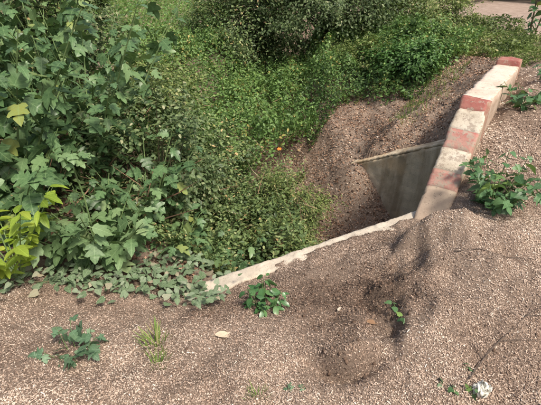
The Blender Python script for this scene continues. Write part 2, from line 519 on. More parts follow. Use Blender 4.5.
gx = axis(-2.4, 3.2, 0.022, 0.03, 0.03, -320, 320, 1.07)
gy = axis(0.5, 4.8, 0.022, 0.03, 0.03, -60, 420, 1.06)
GX, GY = np.meshgrid(gx, gy)
GZ = height(GX, GY)
nx, ny = len(gx), len(gy)
idx = np.arange(nx * ny).reshape(ny, nx)
gf = np.stack([idx[:-1, :-1], idx[:-1, 1:], idx[1:, 1:], idx[1:, :-1]], -1).reshape(-1, 4)
ground = obj('ground', mesh_np('ground', np.stack([GX, GY, GZ], -1).reshape(-1, 3), gf, MAT['soil']))
ground['kind'] = 'structure'
_da = ground.data.attributes.new('damp_shade', 'FLOAT', 'POINT')
_da.data.foreach_set('value', np.clip(damp_and_shade(GX.ravel(), GY.ravel()) * .8, 0, 1).astype(np.float32))  # damp plus hollow shade, painted into the soil colour
ground['label'] = 'brown ground covered in husks with a ditch cut through it'

def gz(x, y):
    """height of the built sheet at points (bilinear)"""
    x = np.asarray(x, float); y = np.asarray(y, float)
    i = np.clip(np.searchsorted(gx, x) - 1, 0, nx - 2)
    j = np.clip(np.searchsorted(gy, y) - 1, 0, ny - 2)
    tx = (x - gx[i]) / (gx[i + 1] - gx[i]); ty = (y - gy[j]) / (gy[j + 1] - gy[j])
    return (GZ[j, i] * (1 - tx) + GZ[j, i + 1] * tx) * (1 - ty) + (GZ[j + 1, i] * (1 - tx) + GZ[j + 1, i + 1] * tx) * ty

def gnormal(x, y, e=0.03):
    dx = (gz(x + e, y) - gz(x - e, y)) / (2 * e)
    dy = (gz(x, y + e) - gz(x, y - e)) / (2 * e)
    n = np.stack([-dx, -dy, np.ones_like(dx)], -1)
    return n / np.linalg.norm(n, axis=-1, keepdims=True)

def at(x, y, dz=0.0):
    return (float(x), float(y), float(gz(x, y)) + dz)

# dirt road beyond the parapet, curving off to the upper right
def road():
    cl = [(9.5, -8), (8.0, 0), (6.3, 3.5), (5.3, 6.0), (4.9, 8), (4.3, 9.8), (3.0, 11.8), (0, 15), (-8, 22), (-30, 34)]
    V, F = [], []
    pts = []
    for i in range(len(cl) - 1):
        p0 = np.array(cl[max(i - 1, 0)], float); p1 = np.array(cl[i], float); p2 = np.array(cl[i + 1], float); p3 = np.array(cl[min(i + 2, len(cl) - 1)], float)
        for t in np.linspace(0, 1, 24, endpoint=False):
            pts.append(0.5 * (2 * p1 + (p2 - p0) * t + (2 * p0 - 5 * p1 + 4 * p2 - p3) * t * t + (3 * p1 - p0 - 3 * p2 + p3) * t ** 3))
    pts = np.array(pts)
    tg = np.gradient(pts, axis=0); tg /= np.linalg.norm(tg, axis=1, keepdims=True)
    nr = np.stack([tg[:, 1], -tg[:, 0]], 1)
    m = 15
    us = np.linspace(-1.5, 2.4, m)
    G = []
    for i in range(len(pts)):
        w = 1 + 0.12 * math.sin(i * 0.7) + 0.08 * math.sin(i * 1.9)
        G.append(pts[i] + nr[i] * (us * np.where(us < 0, w, 1))[:, None])
    G = np.array(G)
    z = gz(G[..., 0], G[..., 1]) + 0.018
    z[:, 0] -= 0.04; z[:, -1] -= 0.04
    ii = np.arange(len(pts) * m).reshape(len(pts), m)
    f = np.stack([ii[:-1, :-1], ii[:-1, 1:], ii[1:, 1:], ii[1:, :-1]], -1).reshape(-1, 4)
    o = obj('dirt_road', mesh_np('dirt_road', np.concatenate([G, z[..., None]], -1).reshape(-1, 3), f, MAT['road']))
    o['kind'] = 'structure'
    o['label'] = 'pinkish bare dirt road curving away at upper right'
road()

# ------------------------------------------------------------------ culvert parapet and wing walls
def slab_grid(corner_fn, nu, nv, nw):
    """closed box surface with (nu,nv,nw) cells; corner_fn maps unit coordinates to a point"""
    V, F, key = [], [], {}
    def vid(u, v, w):
        k = (u, v, w)
        if k not in key:
            key[k] = len(V)
            V.append(corner_fn(u / nu, v / nv, w / nw))
        return key[k]
    for a in range(nu):
        for b in range(nv):
            F.append((vid(a, b, 0), vid(a, b + 1, 0), vid(a + 1, b + 1, 0), vid(a + 1, b, 0)))
            F.append((vid(a, b, nw), vid(a + 1, b, nw), vid(a + 1, b + 1, nw), vid(a, b + 1, nw)))
    for a in range(nu):
        for c in range(nw):
            F.append((vid(a, 0, c), vid(a + 1, 0, c), vid(a + 1, 0, c + 1), vid(a, 0, c + 1)))
            F.append((vid(a, nv, c), vid(a, nv, c + 1), vid(a + 1, nv, c + 1), vid(a + 1, nv, c)))
    for b in range(nv):
        for c in range(nw):
            F.append((vid(0, b, c), vid(0, b, c + 1), vid(0, b + 1, c + 1), vid(0, b + 1, c)))
            F.append((vid(nu, b, c), vid(nu, b + 1, c), vid(nu, b + 1, c + 1), vid(nu, b, c + 1)))
    return np.array(V, float), np.array(F)

TH = 0.208
SLEN, HTOP, TLEN = 0.758, 0.672, 1.40
def par_top(s):
    if s <= SLEN:
        return HTOP * s / SLEN
    return HTOP - 0.028 * (s - SLEN) / TLEN

def wobble(V, amp, edge=None, seed=0):
    x, y, z = V[:, 0], V[:, 1], V[:, 2]
    n1 = fbm(x * 22 + z * 13, y * 22 - z * 9, seed, 3)
    n2 = fbm(y * 22 + z * 15, x * 17 + z * 11, seed + 5, 3)
    n3 = fbm(x * 25 + y * 7, z * 25 + y * 11, seed + 8, 3)
    return V + amp * np.stack([n1, n2, n3], 1)

parapet = empty('culvert_parapet', (P0[0], P0[1], 0.0))
tag(parapet, 'red and white striped concrete culvert parapet with sloping near end', 'parapet')
parapet.rotation_euler = (0, 0, -YAW)      # local +Y runs along the parapet, +X to the road side

def parapet_segment(name, s0, s1, mat, zlow=-0.35, raise_=0.0, label=None):
    nu = max(2, int((s1 - s0) / 0.02))
    def fn(u, v, w):
        s = s0 + (s1 - s0) * u
        x = (v - 0.5) * TH
        zt = par_top(s) + raise_
        e = 0.0
        # rounded, chipped arrises on the long top edges
        if w == 1.0 and v in (0.0, 1.0):
            e = 0.004
            x *= 0.985
        return (x, s, zlow + (zt - e - zlow) * w)
    V, F = slab_grid(fn, nu, 10, 12)
    W_ = V.copy()
    nz = fbm(V[:, 1] * 16 + 3, V[:, 0] * 16 + V[:, 2] * 9, 4, 3)
    chip = np.clip(fbm(V[:, 1] * 26, V[:, 2] * 26 + V[:, 0] * 5, 14, 3) - 0.12, 0, 1)
    edge = (np.abs(V[:, 0]) > TH * 0.44) & (V[:, 2] > np.array([par_top(s) + raise_ for s in V[:, 1]]) - 0.03)
    W_[:, 0] += nz * 0.008 - np.sign(V[:, 0]) * chip * 0.05 * edge
    W_[:, 2] += (fbm(V[:, 1] * 9, V[:, 0] * 9, 44, 4) * 0.012 - chip * 0.045 * edge) * (V[:, 2] > zlow + 0.02)
    o = obj(name, mesh_np(name, W_, F, mat, smooth=False), parapet)
    if label:
        o['label'] = label
    return o

SB = [0.0, 0.197, 0.30, 0.433, 0.55, 0.681, SLEN + 0.012]
parapet_segment('bare_concrete_foot', SB[0] - 0.06, SB[1], MAT['bare'], label='bare brownish foot of the sloping end')
parapet_segment('red_paint_band', SB[1], SB[2], MAT['red'])
parapet_segment('white_paint_band', SB[2], SB[3], MAT['white'])
parapet_segment('red_paint_band', SB[3], SB[4], MAT['red'])
parapet_segment('white_paint_band', SB[4], SB[5], MAT['white'])
parapet_segment('red_paint_band', SB[5], SB[6], MAT['dark_red'])
parapet_segment('flat_top_beam', SB[6], SLEN + TLEN - 0.02, MAT['cream'], label='washed out cream top of the parapet')
parapet_segment('raised_end_block', SLEN + TLEN - 0.02, SLEN + TLEN + 0.17, MAT['dark_red'], raise_=0.045, label='raised dark red block at the far end')
# headwall under the beam, facing the ditch
def hw(u, v, w):
    return ((v - 0.5) * (TH - 0.03) - 0.0, -0.02 + 2.15 * u, -1.5 + (1.5 - 0.37) * w)
V, F = slab_grid(hw, 40, 4, 24)
obj('headwall', mesh_np('headwall', wobble(V, 0.008, seed=3), F, MAT['concrete'], smooth=False), parapet)

def wing(name, a, b, za, zb, thick, mat_top, mat_face, label, zbot, cap=0.05):
    a = np.asarray(a, float); b = np.asarray(b, float)
    L = np.linalg.norm(b - a)
    d = (b - a) / L
    n = np.array([-d[1], d[0]])
    root = empty(name, (a[0], a[1], za))
    tag(root, label, 'wing wall')
    def body(u, v, w):
        p = d * (L * u) + n * ((v - 0.5) * thick)
        zt = (zb - za) * u - cap
        return (p[0], p[1], (zbot - za) + (zt - zbot + za) * w)
    V, F = slab_grid(body, 60, 4, 36)
    obj('wall_face', mesh_np(name + '_face', wobble(V, 0.012, seed=2), F, mat_face, smooth=False), root)
    def top(u, v, w):
        p = d * (L * u * 1.004 - 0.002) + n * ((v - 0.5) * (thick + 0.004))
        zt = (zb - za) * u - cap
        return (p[0], p[1], zt + (cap + (0.0 if v in (0.0, 1.0) else 0.008)) * w)
    V, F = slab_grid(top, 130, 10, 2)
    V = wobble(V, 0.005, seed=6) + 0.007 * np.stack([fbm(V[:, 0] * 60, V[:, 1] * 60, 71, 2), fbm(V[:, 0] * 60, V[:, 1] * 60, 72, 2), fbm(V[:, 0] * 45, V[:, 1] * 45, 73, 2)], 1)
    obj('coping', mesh_np(name + '_coping', V, F, mat_top, smooth=False), root)
    return root

wing('concrete_wingwall', A + (A - B) * 0.04, B, ZA, ZB, 0.13, MAT['concrete_pale'], MAT['concrete'], 'near wing wall, its pale sloping top edge running down between husks and weeds', -1.45)
wing('concrete_wingwall', J, K - NR * 0.12 + D * 0.0, ZJ, ZK, 0.17, MAT['concrete'], MAT['concrete'], 'stained tan wing wall facing the camera across the culvert pit', -1.5, 0.022)

# ------------------------------------------------------------------ loose cover: husks, litter
CHIP = (np.array([(-.5, -.22, 0), (.5, -.16, .05), (.45, .24, -.03), (-.55, .17, .10)]), np.array([(0, 1, 2, 3)]))
SLIVER = (np.array([(-.6, -.10, 0), (.6, -.07, .06), (.62, .09, 0), (-.55, .11, .05)]), np.array([(0, 1, 2, 3)]))
FLAKE = (np.array([(0, -.5, 0), (.33, 0, .13), (0, .55, .04), (-.36, .05, .16)]), np.array([(0, 1, 2), (0, 2, 3)]))

def rand_frames(n, nrm, tilt):
    nn = nrm + rng.normal(0, tilt, (n, 3))
    h = rng.normal(0, 1, (n, 3))
    return frames(nn, h)

def ditch_depth_mask(x, y):
    return inside(x, y)

def scatter_husks(name, label, n, box, tpl, smin, smax, lift, mat, near_bias, tint_mean, tint_sd, keep):
    x = rng.uniform(box[0], box[1], n); y = box[2] + (box[3] - box[2]) * rng.uniform(0, 1, n) ** near_bias
    k = keep(x, y) & (rng.uniform(0, 1, n) < 0.85 + 0.8 * fbm(x * 4.5, y * 4.5, 311, 3))
    x, y = x[k], y[k]
    n = len(x)
    nr = gnormal(x, y, 0.02)
    z = gz(x, y) + rng.uniform(0.0, lift, n) ** 1.0
    t = rng.normal(tint_mean, tint_sd, n) - 0.30 * damp_and_shade(x, y)  # husks darkened by the same damp and painted hollow shade
    o = cloud(name, tpl, np.stack([x, y, z], 1), rand_frames(n, nr, 0.38), smin + (smax - smin) * rng.uniform(0, 1, n) ** 1.5, np.clip(t, 0, 1), mat, smooth=False)
    o['kind'] = 'stuff'
    o['label'] = label
    return o

veg_edge = lambda x, y: y < 2.02 + 0.10 * np.sin(x * 3.1) + np.clip(x + 0.5, 0, 4) * 0.5
def keep_near(x, y):
    return ~inside(x, y) & ((x > -0.5) | (y < 2.15))
scatter_husks('wood_husks', 'pale brown husks spread thickly over the near ground', 300000, (-2.0, 2.7, 0.7, 3.1), CHIP, 0.003, 0.0095, 0.007, MAT['chips'], 1.35, 0.50, 0.19, keep_near)
SHARD = (np.array([(0, -.35, 0), (.42, -.05, .10), (.05, .40, .03), (-.38, .10, .14)]), np.array([(0, 1, 2, 3)]))
scatter_husks('husk_crumbs', 'broken crumbs of husk between the larger husks', 270000, (-2.0, 2.7, 0.7, 3.1), SHARD, 0.003, 0.012, 0.005, MAT['chips'], 1.35, 0.49, 0.20, keep_near)
scatter_husks('wood_slivers', 'thin pale slivers mixed into the husks', 20000, (-2.0, 2.7, 0.7, 3.1), SLIVER, 0.006, 0.020, 0.009, MAT['chips'], 1.3, 0.54, 0.22, keep_near)
def keep_far(x, y):
    return ((x > 1.3) | (y > 2.6)) & ~((x < 0.3) & (y < 4))
scatter_husks('bank_husks', 'husks thinning out over the banks and roadside', 90000, (0.0, 6.5, 2.6, 8.5), CHIP, 0.008, 0.022, 0.010, MAT['chips'], 1.5, 0.50, 0.22, keep_far)
def keep_bank(x, y):
    return (inside(x, y) | (y > 3.9)) & (x < 2.6 + (y - 4) * 0.5) & (x > -0.2) & ((x - P0[0]) * NR[0] + (y - P0[1]) * NR[1] < -0.1)
scatter_husks('leaf_litter', 'dry brown leaf litter on the ditch bank and pit floor', 60000, (-0.3, 3.6, 2.3, 6.8), FLAKE, 0.008, 0.034, 0.015, MAT['litter'], 1.0, 0.52, 0.22, keep_bank)
scatter_husks('shaded_leaf_litter', 'fallen brown leaves under the shrubs at left', 9000, (-3.2, 0.2, 2.0, 4.2), FLAKE, 0.015, 0.05, 0.02, MAT['litter'], 1.0, 0.42, 0.2, lambda x, y: (x < -.55) & (y > 2.1))

def clod_tpl(seed):
    r = np.random.default_rng(seed)
    g = (1 + 5 ** .5) / 2
    V = np.array([(-1, g, 0), (1, g, 0), (-1, -g, 0), (1, -g, 0), (0, -1, g), (0, 1, g), (0, -1, -g), (0, 1, -g), (g, 0, -1), (g, 0, 1), (-g, 0, -1), (-g, 0, 1)], float) / 1.9
    F = np.array([(0, 11, 5), (0, 5, 1), (0, 1, 7), (0, 7, 10), (0, 10, 11), (1, 5, 9), (5, 11, 4), (11, 10, 2), (10, 7, 6), (7, 1, 8), (3, 9, 4), (3, 4, 2), (3, 2, 6), (3, 6, 8), (3, 8, 9), (4, 9, 5), (2, 4, 11), (6, 2, 10), (8, 6, 7), (9, 8, 1)])
    return V * r.uniform(.65, 1.2, (12, 1)) * np.array([.5, .42, .33]), F
MAT['clod'] = tint_mat('crumbly_soil', [(0.0, (.08, .052, .037)), (.5, (.15, .102, .074)), (1.0, (.25, .18, .135))], .95, .15)
for q, (nm_, lab_, n_, bx_, lo_, hi_) in enumerate([
        ('soil_clods', 'dark crumbs of soil in the trodden hollows', 16000, (-.7, 1.6, .95, 2.3), .005, .030),
        ('bank_clods', 'soil lumps on the brown bank and pit floor', 5000, (.3, 3.4, 2.6, 6.4), .012, .05)]):
    x = rng.uniform(bx_[0], bx_[1], n_); y = rng.uniform(bx_[2], bx_[3], n_)
    pr = np.clip(damp_and_shade(x, y) * .8 - .1 + .5 * np.exp(-((x - .62) / .14) ** 2 - ((y - 1.75) / .35) ** 2), .02, 1) if q == 0 else np.full(n_, .8)
    k = (rng.uniform(0, 1, n_) < pr) & (~inside(x, y) if q == 0 else keep_bank(x, y))
    x, y = x[k], y[k]; n_ = len(x)
    o = cloud(nm_, clod_tpl(q), np.stack([x, y, gz(x, y) - .001], 1), rand_frames(n_, gnormal(x, y), .9), lo_ + (hi_ - lo_) * rng.uniform(0, 1, n_) ** 4, rng.uniform(0, 1, n_), MAT['clod'], smooth=False)
    o['kind'] = 'stuff'
    o['label'] = lab_

# ------------------------------------------------------------------ leaf templates
def leaf_tpl(outline, fold=0.18, droop=0.25, side=0.25, petiole=0.0, rip=0.0, seed=0):
    """outline: right half from base to tip, (x, y); gives a blade folded on its midrib"""
    r = random.Random(seed)
    n = len(outline)
    V, F = [], []
    def zf(x, y):
        return fold * abs(x) - droop * y * y - side * x * x + 0.03 * math.sin(9 * y + seed) * abs(x) * 3
    mids = []
    for i, (x, y) in enumerate(outline):
        t = i / (n - 1)
        mids.append(0.9 * y * (0.55 + 0.45 * t) + 0.1 * t)
    mids[0], mids[-1] = 0.0, outline[-1][1] - 0.01
    for i in range(1, n):
        mids[i] = max(mids[i], mids[i - 1] + 0.004)
    for y in mids:
        V.append((0, y, zf(0, y)))
    for sgn in (1, -1):
        base = len(V)
        for i, (x, y) in enumerate(outline):
            x2 = x * r.uniform(1 - rip, 1 + rip); y2 = y + r.uniform(-rip, rip) * 0.2
            V.append((sgn * max(x2, 0.006), y2, zf(x2, y2)))
        for i in range(n - 1):
            q = (i, base + i, base + i + 1, i + 1)
            F.append(q if sgn > 0 else q[::-1])
    if petiole:
        b = len(V)
        for (yy, zz) in ((0.02, 0.0), (-petiole * 0.5, -0.02 * petiole), (-petiole, -0.18 * petiole)):
            V.append((-0.014, yy, zz)); V.append((0.014, yy, zz))
        F += [(b, b + 1, b + 3, b + 2), (b + 2, b + 3, b + 5, b + 4)]
    return np.array(V, float), np.array(F)

LOBED = [(.0, .0), (.19, .0), (.38, .12), (.47, .29), (.27, .33), (.38, .48), (.47, .68), (.36, .70), (.23, .64), (.22, .80), (.12, .94), (.0, 1.03)]
LOBED2 = [(.0, .0), (.17, -.06), (.37, .06), (.44, .20), (.28, .27), (.42, .40), (.53, .57), (.40, .60), (.26, .57), (.24, .76), (.12, .92), (.0, 1.0)]
LOBED3 = [(.0, .0), (.14, .05), (.28, .20), (.20, .30), (.30, .48), (.33, .64), (.17, .63), (.16, .80), (.09, .95), (.0, 1.06)]
PALM = [(.0, .0), (.20, -.08), (.42, .02), (.26, .16), (.50, .34), (.48, .44), (.20, .38), (.24, .62), (.13, .85), (.0, 1.0)]
HEART = [(.0, .0), (.18, -.10), (.36, -.02), (.44, .18), (.38, .45), (.22, .72), (.08, .92), (.0, 1.0)]
OVAL = [(.0, .0), (.14, .10), (.24, .30), (.25, .52), (.17, .77), (.06, .95), (.0, 1.0)]
LONG = [(.0, .0), (.08, .10), (.13, .30), (.14, .55), (.10, .80), (.0, 1.0)]
SM_LEAF = (np.array([(0, 0, 0), (.25, .25, .08), (.24, .6, .05), (0, 1, -.10), (-.25, .25, .08), (-.24, .6, .05)]), np.array([(0, 1, 2, 3), (0, 3, 5, 4)]))
SM_NARROW = (np.array([(0, 0, 0), (.13, .3, .05), (.11, .65, .03), (0, 1, -.14), (-.13, .3, .05), (-.11, .65, .03)]), np.array([(0, 1, 2, 3), (0, 3, 5, 4)]))
FAR_LEAF = (np.array([(0, 0, 0), (.26, .42, .09), (0, 1, -.06), (-.26, .42, .09)]), np.array([(0, 1, 2), (0, 2, 3)]))
BLADE = (np.array([(-.035, 0, 0), (.035, 0, 0), (-.028, .5, .06), (.028, .5, .06), (-.006, 1, -.10), (.006, 1, -.10)]), np.array([(0, 1, 3, 2), (2, 3, 5, 4)]))

def leaf_meshes(name, outlines, mat, petiole=0.3, droops=(0.15, 0.3, 0.45), rip=0.14):
    out = []
    for i, o in enumerate(outlines):
        for j, d in enumerate(droops):
            V, F = leaf_tpl(o, 0.16 + 0.06 * j, d, 0.28, petiole, rip, 10 * i + j)
            out.append(mesh_np(name, V, F, mat, smooth=False))
    return out

LM = {
    'big': leaf_meshes('lobed_leaf', [LOBED, LOBED2, LOBED3], MAT['big']),
    'pale': leaf_meshes('pale_lobed_leaf', [LOBED, LOBED2, LOBED3], MAT['pale']),
    'yellow': leaf_meshes('yellow_leaflet', [OVAL, OVAL, LONG], MAT['yellow'], 0.05),
    'vine': leaf_meshes('vine_leaf', [HEART, OVAL, HEART], MAT['vine'], 0.25, (0.1, 0.25), 0.08),
    'fresh': leaf_meshes('fresh_leaf', [PALM, HEART], MAT['fresh'], 0.5, (0.1, 0.25)),
    'glossy': leaf_meshes('glossy_leaf', [OVAL], MAT['glossy'], 0.15, (0.2, 0.35, 0.5)),
    'blue': leaf_meshes('blue_leaf', [PALM, LOBED2], MAT['blue'], 0.35, (0.12, 0.25)),
}

def place_leaf(kind, parent, pos, heading, normal, size, name='leaf'):
    Rm = frames(np.array([normal], float), np.array([heading], float))[0]
    o = bpy.data.objects.new(name, random.choice(LM[kind]))
    COL.objects.link(o)
    o.parent = parent
    M = Matrix([[*(Rm[0] * size), pos[0]], [*(Rm[1] * size), pos[1]], [*(Rm[2] * size), pos[2]], [0, 0, 0, 1]])
    o.matrix_basis = M
    return o

def stem_path(direction, length, arch, n=7, jitter=0.03):
    d = np.array(direction, float); d /= np.linalg.norm(d)
    out = np.array([d[0], d[1], 0.0])
    P, p = [np.zeros(3)], np.zeros(3)
    v = d.copy()
    for i in range(n):
        v = v + arch * out / n + np.array([0, 0, -0.35 * arch / n]) + rng.normal(0, jitter, 3)
        v /= np.linalg.norm(v)
        p = p + v * length / n
        P.append(p.copy())
    return np.array(P)

def along(P, t):
    f = t * (len(P) - 1)
    i = min(int(f), len(P) - 2)
    return P[i] + (P[i + 1] - P[i]) * (f - i), P[i + 1] - P[i]

def leafy_shrub(name, label, cat, base, stems, length, leaf_kind, size, leaves, t0=0.25, spread=0.7, arch=0.5, rad=0.011, lean=(0, 0), droop=0.35, group=None, stem_mat='gstem', updir=1.0, lseed=None):
    root = empty(name, base)
    tag(root, label, cat, group)
    for s in range(stems):
        a = 2 * math.pi * (s + random.random() * 0.8) / stems
        sp = spread * random.uniform(0.35, 1.0)
        L = length * random.uniform(0.7, 1.05)
        P = stem_path((sp * math.cos(a) + lean[0], sp * math.sin(a) + lean[1], updir), L, arch * random.uniform(0.5, 1.2))
        off = np.array([0.05 * math.cos(a), 0.05 * math.sin(a), -0.04])
        P = P + off
        V, F = tube(P, np.linspace(rad, rad * 0.3, len(P)), 5)
        obj('stem', mesh_np('stem', V, F, MAT[stem_mat]), root)
        ph = random.uniform(0, 6.28)
        for k in range(leaves):
            t = t0 + (1 - t0) * (k + random.random() * 0.6) / leaves
            p, tg = along(P, min(t, 1.0))
            ph += 2.4 + random.uniform(-0.4, 0.4)
            tg = tg / np.linalg.norm(tg)
            hd = np.array([math.cos(ph), math.sin(ph), random.uniform(-0.5, 0.45) - droop * 0.6])
            hd = hd / np.linalg.norm(hd) + tg * 0.35 * t
            nm = np.array([0, 0, 1.0]) + 0.55 * np.array([math.cos(ph), math.sin(ph), 0]) * droop * 2 + rng.normal(0, 0.42, 3)
            sz = size * random.uniform(0.65, 1.2) * (1.0 if t < 0.85 else 0.7)
            hh = hd / np.linalg.norm(hd)
            place_leaf(leaf_kind, root, p + hh * 0.3 * sz, hh, nm, sz)
    return root

def clump_foliage(parent, n, size, mat, tpl, rx, ry, h, clumps, z0=0.15, sig=0.16, shell=0.55, narrow=None, name='foliage'):
    """leaf clumps spread through a dome-shaped crown"""
    C = []
    while len(C) < clumps:
        u = rng.uniform(-1, 1, 3); u[2] = rng.uniform(0, 1)
        r = math.sqrt(u[0] ** 2 + u[1] ** 2 + u[2] ** 2)
        if shell < r < 1.0:
            C.append((u[0] * rx, u[1] * ry, z0 * h + u[2] * h * (1 - z0)))
    C = np.array(C)
    w = rng.uniform(0.4, 1.6, clumps)
    k = rng.choice(clumps, n, p=w / w.sum())
    sg = sig * min(rx, ry, h)
    pos = C[k] + rng.normal(0, 1, (n, 3)) * sg * rng.uniform(0.5, 1.3, (clumps, 1))[k]
    # part of the leaves sit on sprays that break out of the crown
    ns = max(10, clumps // 2)
    m = n // 5
    sb = C[rng.integers(0, clumps, ns)]
    sdir = sb - np.array([0, 0, 0.3 * h]); sdir /= np.linalg.norm(sdir, axis=1, keepdims=True)
    sdir = sdir + np.array([0, 0, .5]) + rng.normal(0, .35, (ns, 3))
    q = rng.integers(0, ns, m)
    tt = rng.uniform(0, 1, m)
    Ls = (rng.uniform(.15, .5, ns) * min(rx, ry, h))[q]
    pos[:m] = sb[q] + sdir[q] * (tt * Ls)[:, None] - np.array([0, 0, 1.0]) * (0.35 * Ls * tt ** 2)[:, None] + rng.normal(0, .035 * min(rx, ry, h) ** .5, (m, 3))
    out = pos - np.array([0, 0, 0.25 * h])
    out /= np.linalg.norm(out, axis=1, keepdims=True)
    nm = out * 0.5 + np.array([0, 0, 0.7]) + rng.normal(0, 0.45, (n, 3))
    hd = out + rng.normal(0, 0.8, (n, 3)) - np.array([0, 0, 0.3])
    tint = np.clip(rng.normal(0.45, 0.26, n) + (rng.uniform(-0.15, 0.15, clumps))[k], 0, 1)
    o = cloud(name, tpl, pos, frames(nm, hd), size * rng.uniform(0.6, 1.3, n), tint, mat, parent, smooth=False)
    o['kind'] = 'stuff'
    return C

def bush(name, label, cat, base, rx, ry, h, n, size, mat, tpl=SM_LEAF, clumps=40, stems=9, group=None, stem_mat='stem', rad=0.015, z0=0.12, sig=0.17, shell=0.45):
    root = empty(name, base)
    tag(root, label, cat, group)
    C = clump_foliage(root, n, size, MAT[mat], tpl, rx, ry, h, clumps, z0, sig, shell)
    for c in C[:stems]:
        m = c * 0.5 + np.array([0, 0, 0.12 * h]) + rng.normal(0, 0.04 * h, 3)
        P = np.array([(random.uniform(-.1, .1) * rx, random.uniform(-.1, .1) * ry, -0.08), m * 0.55, m, c * 0.8 + m * 0.2, c])
        V, F = tube(P, np.linspace(rad, rad * 0.25, len(P)), 5)
        obj('stem', mesh_np('stem', V, F, MAT[stem_mat]), root)
    return root

def ground_cover(name, label, poly, n, size, mat, tpl, hfun, fill=None, depth=0.10, tmean=0.45):
    P = np.array(poly, float)
    lo, hi = P.min(0), P.max(0)
    X, Y = [], []
    tot = 0
    while tot < n:
        x = rng.uniform(lo[0], hi[0], n); y = rng.uniform(lo[1], hi[1], n)
        c = np.zeros(n, bool)
        xx = x + 0.25 * fbm(x * 1.5, y * 1.5, 61, 3); yy = y + 0.25 * fbm(x * 1.5, y * 1.5, 62, 3)
        for i in range(len(P)):
            x1, y1 = P[i]; x2, y2 = P[(i + 1) % len(P)]
            c ^= ((y1 > yy) != (y2 > yy)) & (xx < (x2 - x1) * (yy - y1) / (y2 - y1 + 1e-12) + x1)
        X.append(x[c]); Y.append(y[c]); tot += c.sum()
    x = np.concatenate(X)[:n]; y = np.concatenate(Y)[:n]
    def top(x, y):
        z = gz(x, y)
        hgt = hfun(x, y)
        if fill is not None:
            z = np.maximum(z, fill + 0.0 * x)
        return z + hgt
    e = 0.06
    zt = top(x, y)
    gx_ = (top(x + e, y) - top(x - e, y)) / (2 * e); gy_ = (top(x, y + e) - top(x, y - e)) / (2 * e)
    nm = np.stack([-gx_, -gy_, np.ones_like(x)], 1)
    nm /= np.linalg.norm(nm, axis=1, keepdims=True)
    z = np.maximum(zt - rng.exponential(depth, n), gz(x, y) + 0.005)
    nm = nm + rng.normal(0, 0.5, (n, 3))
    hd = rng.normal(0, 1, (n, 3)) + np.array([0.1, -0.5, 0.0])
    tint = np.clip(rng.normal(tmean, 0.27, n) + 0.4 * fbm(x * 2.2, y * 2.2, 77, 3), 0, 1)
    o = cloud(name, tpl, np.stack([x, y, z], 1), frames(nm, hd), size * rng.uniform(0.55, 1.35, n), tint, MAT[mat], smooth=False)
    o['kind'] = 'stuff'
    o['label'] = label
    return o

# ------------------------------------------------------------------ shrubs at the left
G_L = 'lobed leaf shrubs on the left bank'
def lobed(label, base, stems, length, kind, size, leaves, *a):
    leafy_shrub('lobed_leaf_shrub', label, 'shrub', base, stems, length, kind, size, leaves, *a, group=G_L)
lobed('tall lobed-leaf shrub in the top left corner', at(-2.1, 2.95), 12, 1.75, 'big', 0.145, 25, 0.2, 0.55, 0.55, 0.012, (0.05, -0.1))
lobed('tall lobed-leaf shrub cut by the left edge beside the corner one', at(-2.5, 3.1), 11, 1.6, 'big', 0.15, 25, 0.2, 0.55, 0.5, 0.012, (0.1, -0.1))
lobed('tall lobed-leaf shrub right of the corner shrub, topping the dark tangle', at(-1.62, 3.35), 12, 1.75, 'big', 0.13, 25, 0.22, 0.5, 0.5, 0.011, (0.05, -0.05))
lobed('low dense lobed-leaf shrub behind the yellow-green plant', at(-1.95, 2.66), 11, 0.95, 'big', 0.135, 20, 0.15, 0.7, 0.6, 0.009, (0, -0.08))
lobed('pale lobed-leaf shrub under the budding shoot, front of the left bank', at(-1.22, 2.42), 10, 0.72, 'pale', 0.125, 19, 0.2, 0.5, 0.6, 0.009, (0.0, -0.1))
lobed('dark lobed-leaf shrub in the shade beside the pale one', at(-1.05, 2.95), 9, 0.95, 'big', 0.115, 16, 0.25, 0.6, 0.5, 0.009, (0, 0))
lobed('small lobed-leaf shrub low at the ditch edge above the wing wall end', at(-0.78, 2.75), 6, 0.42, 'big', 0.095, 11, 0.3, 0.8, 0.5, 0.006, (0.1, -0.1))
lobed('small lobed-leaf shrub in the ditch behind the wing wall end', at(-0.38, 2.85, .25), 6, .42, 'big', .085, 10, .15, .8, .6, .005, (0, -.1))
lobed('small lobed-leaf shrub in the ditch behind the glossy seedling', at(-0.08, 2.95, .15), 6, .42, 'big', .075, 10, .15, .8, .6, .005, (0, -.1))
lobed('lobed-leaf shrub at the top edge left of the grass', at(-2.4, 4.4), 12, 2.0, 'big', 0.15, 24, 0.2, 0.45, 0.4, 0.012, (0.05, 0))
lobed('dark lobed-leaf shrub at the top edge standing over the tangle', at(-1.72, 3.95), 12, 1.85, 'big', 0.125, 24, 0.2, 0.5, 0.45, 0.011, (0.08, 0))
lobed('lobed-leaf shrub at the far left behind the corner ones', at(-3.3, 4.0), 12, 2.2, 'big', 0.17, 22, 0.2, 0.5, 0.4, 0.013, (0.1, 0))

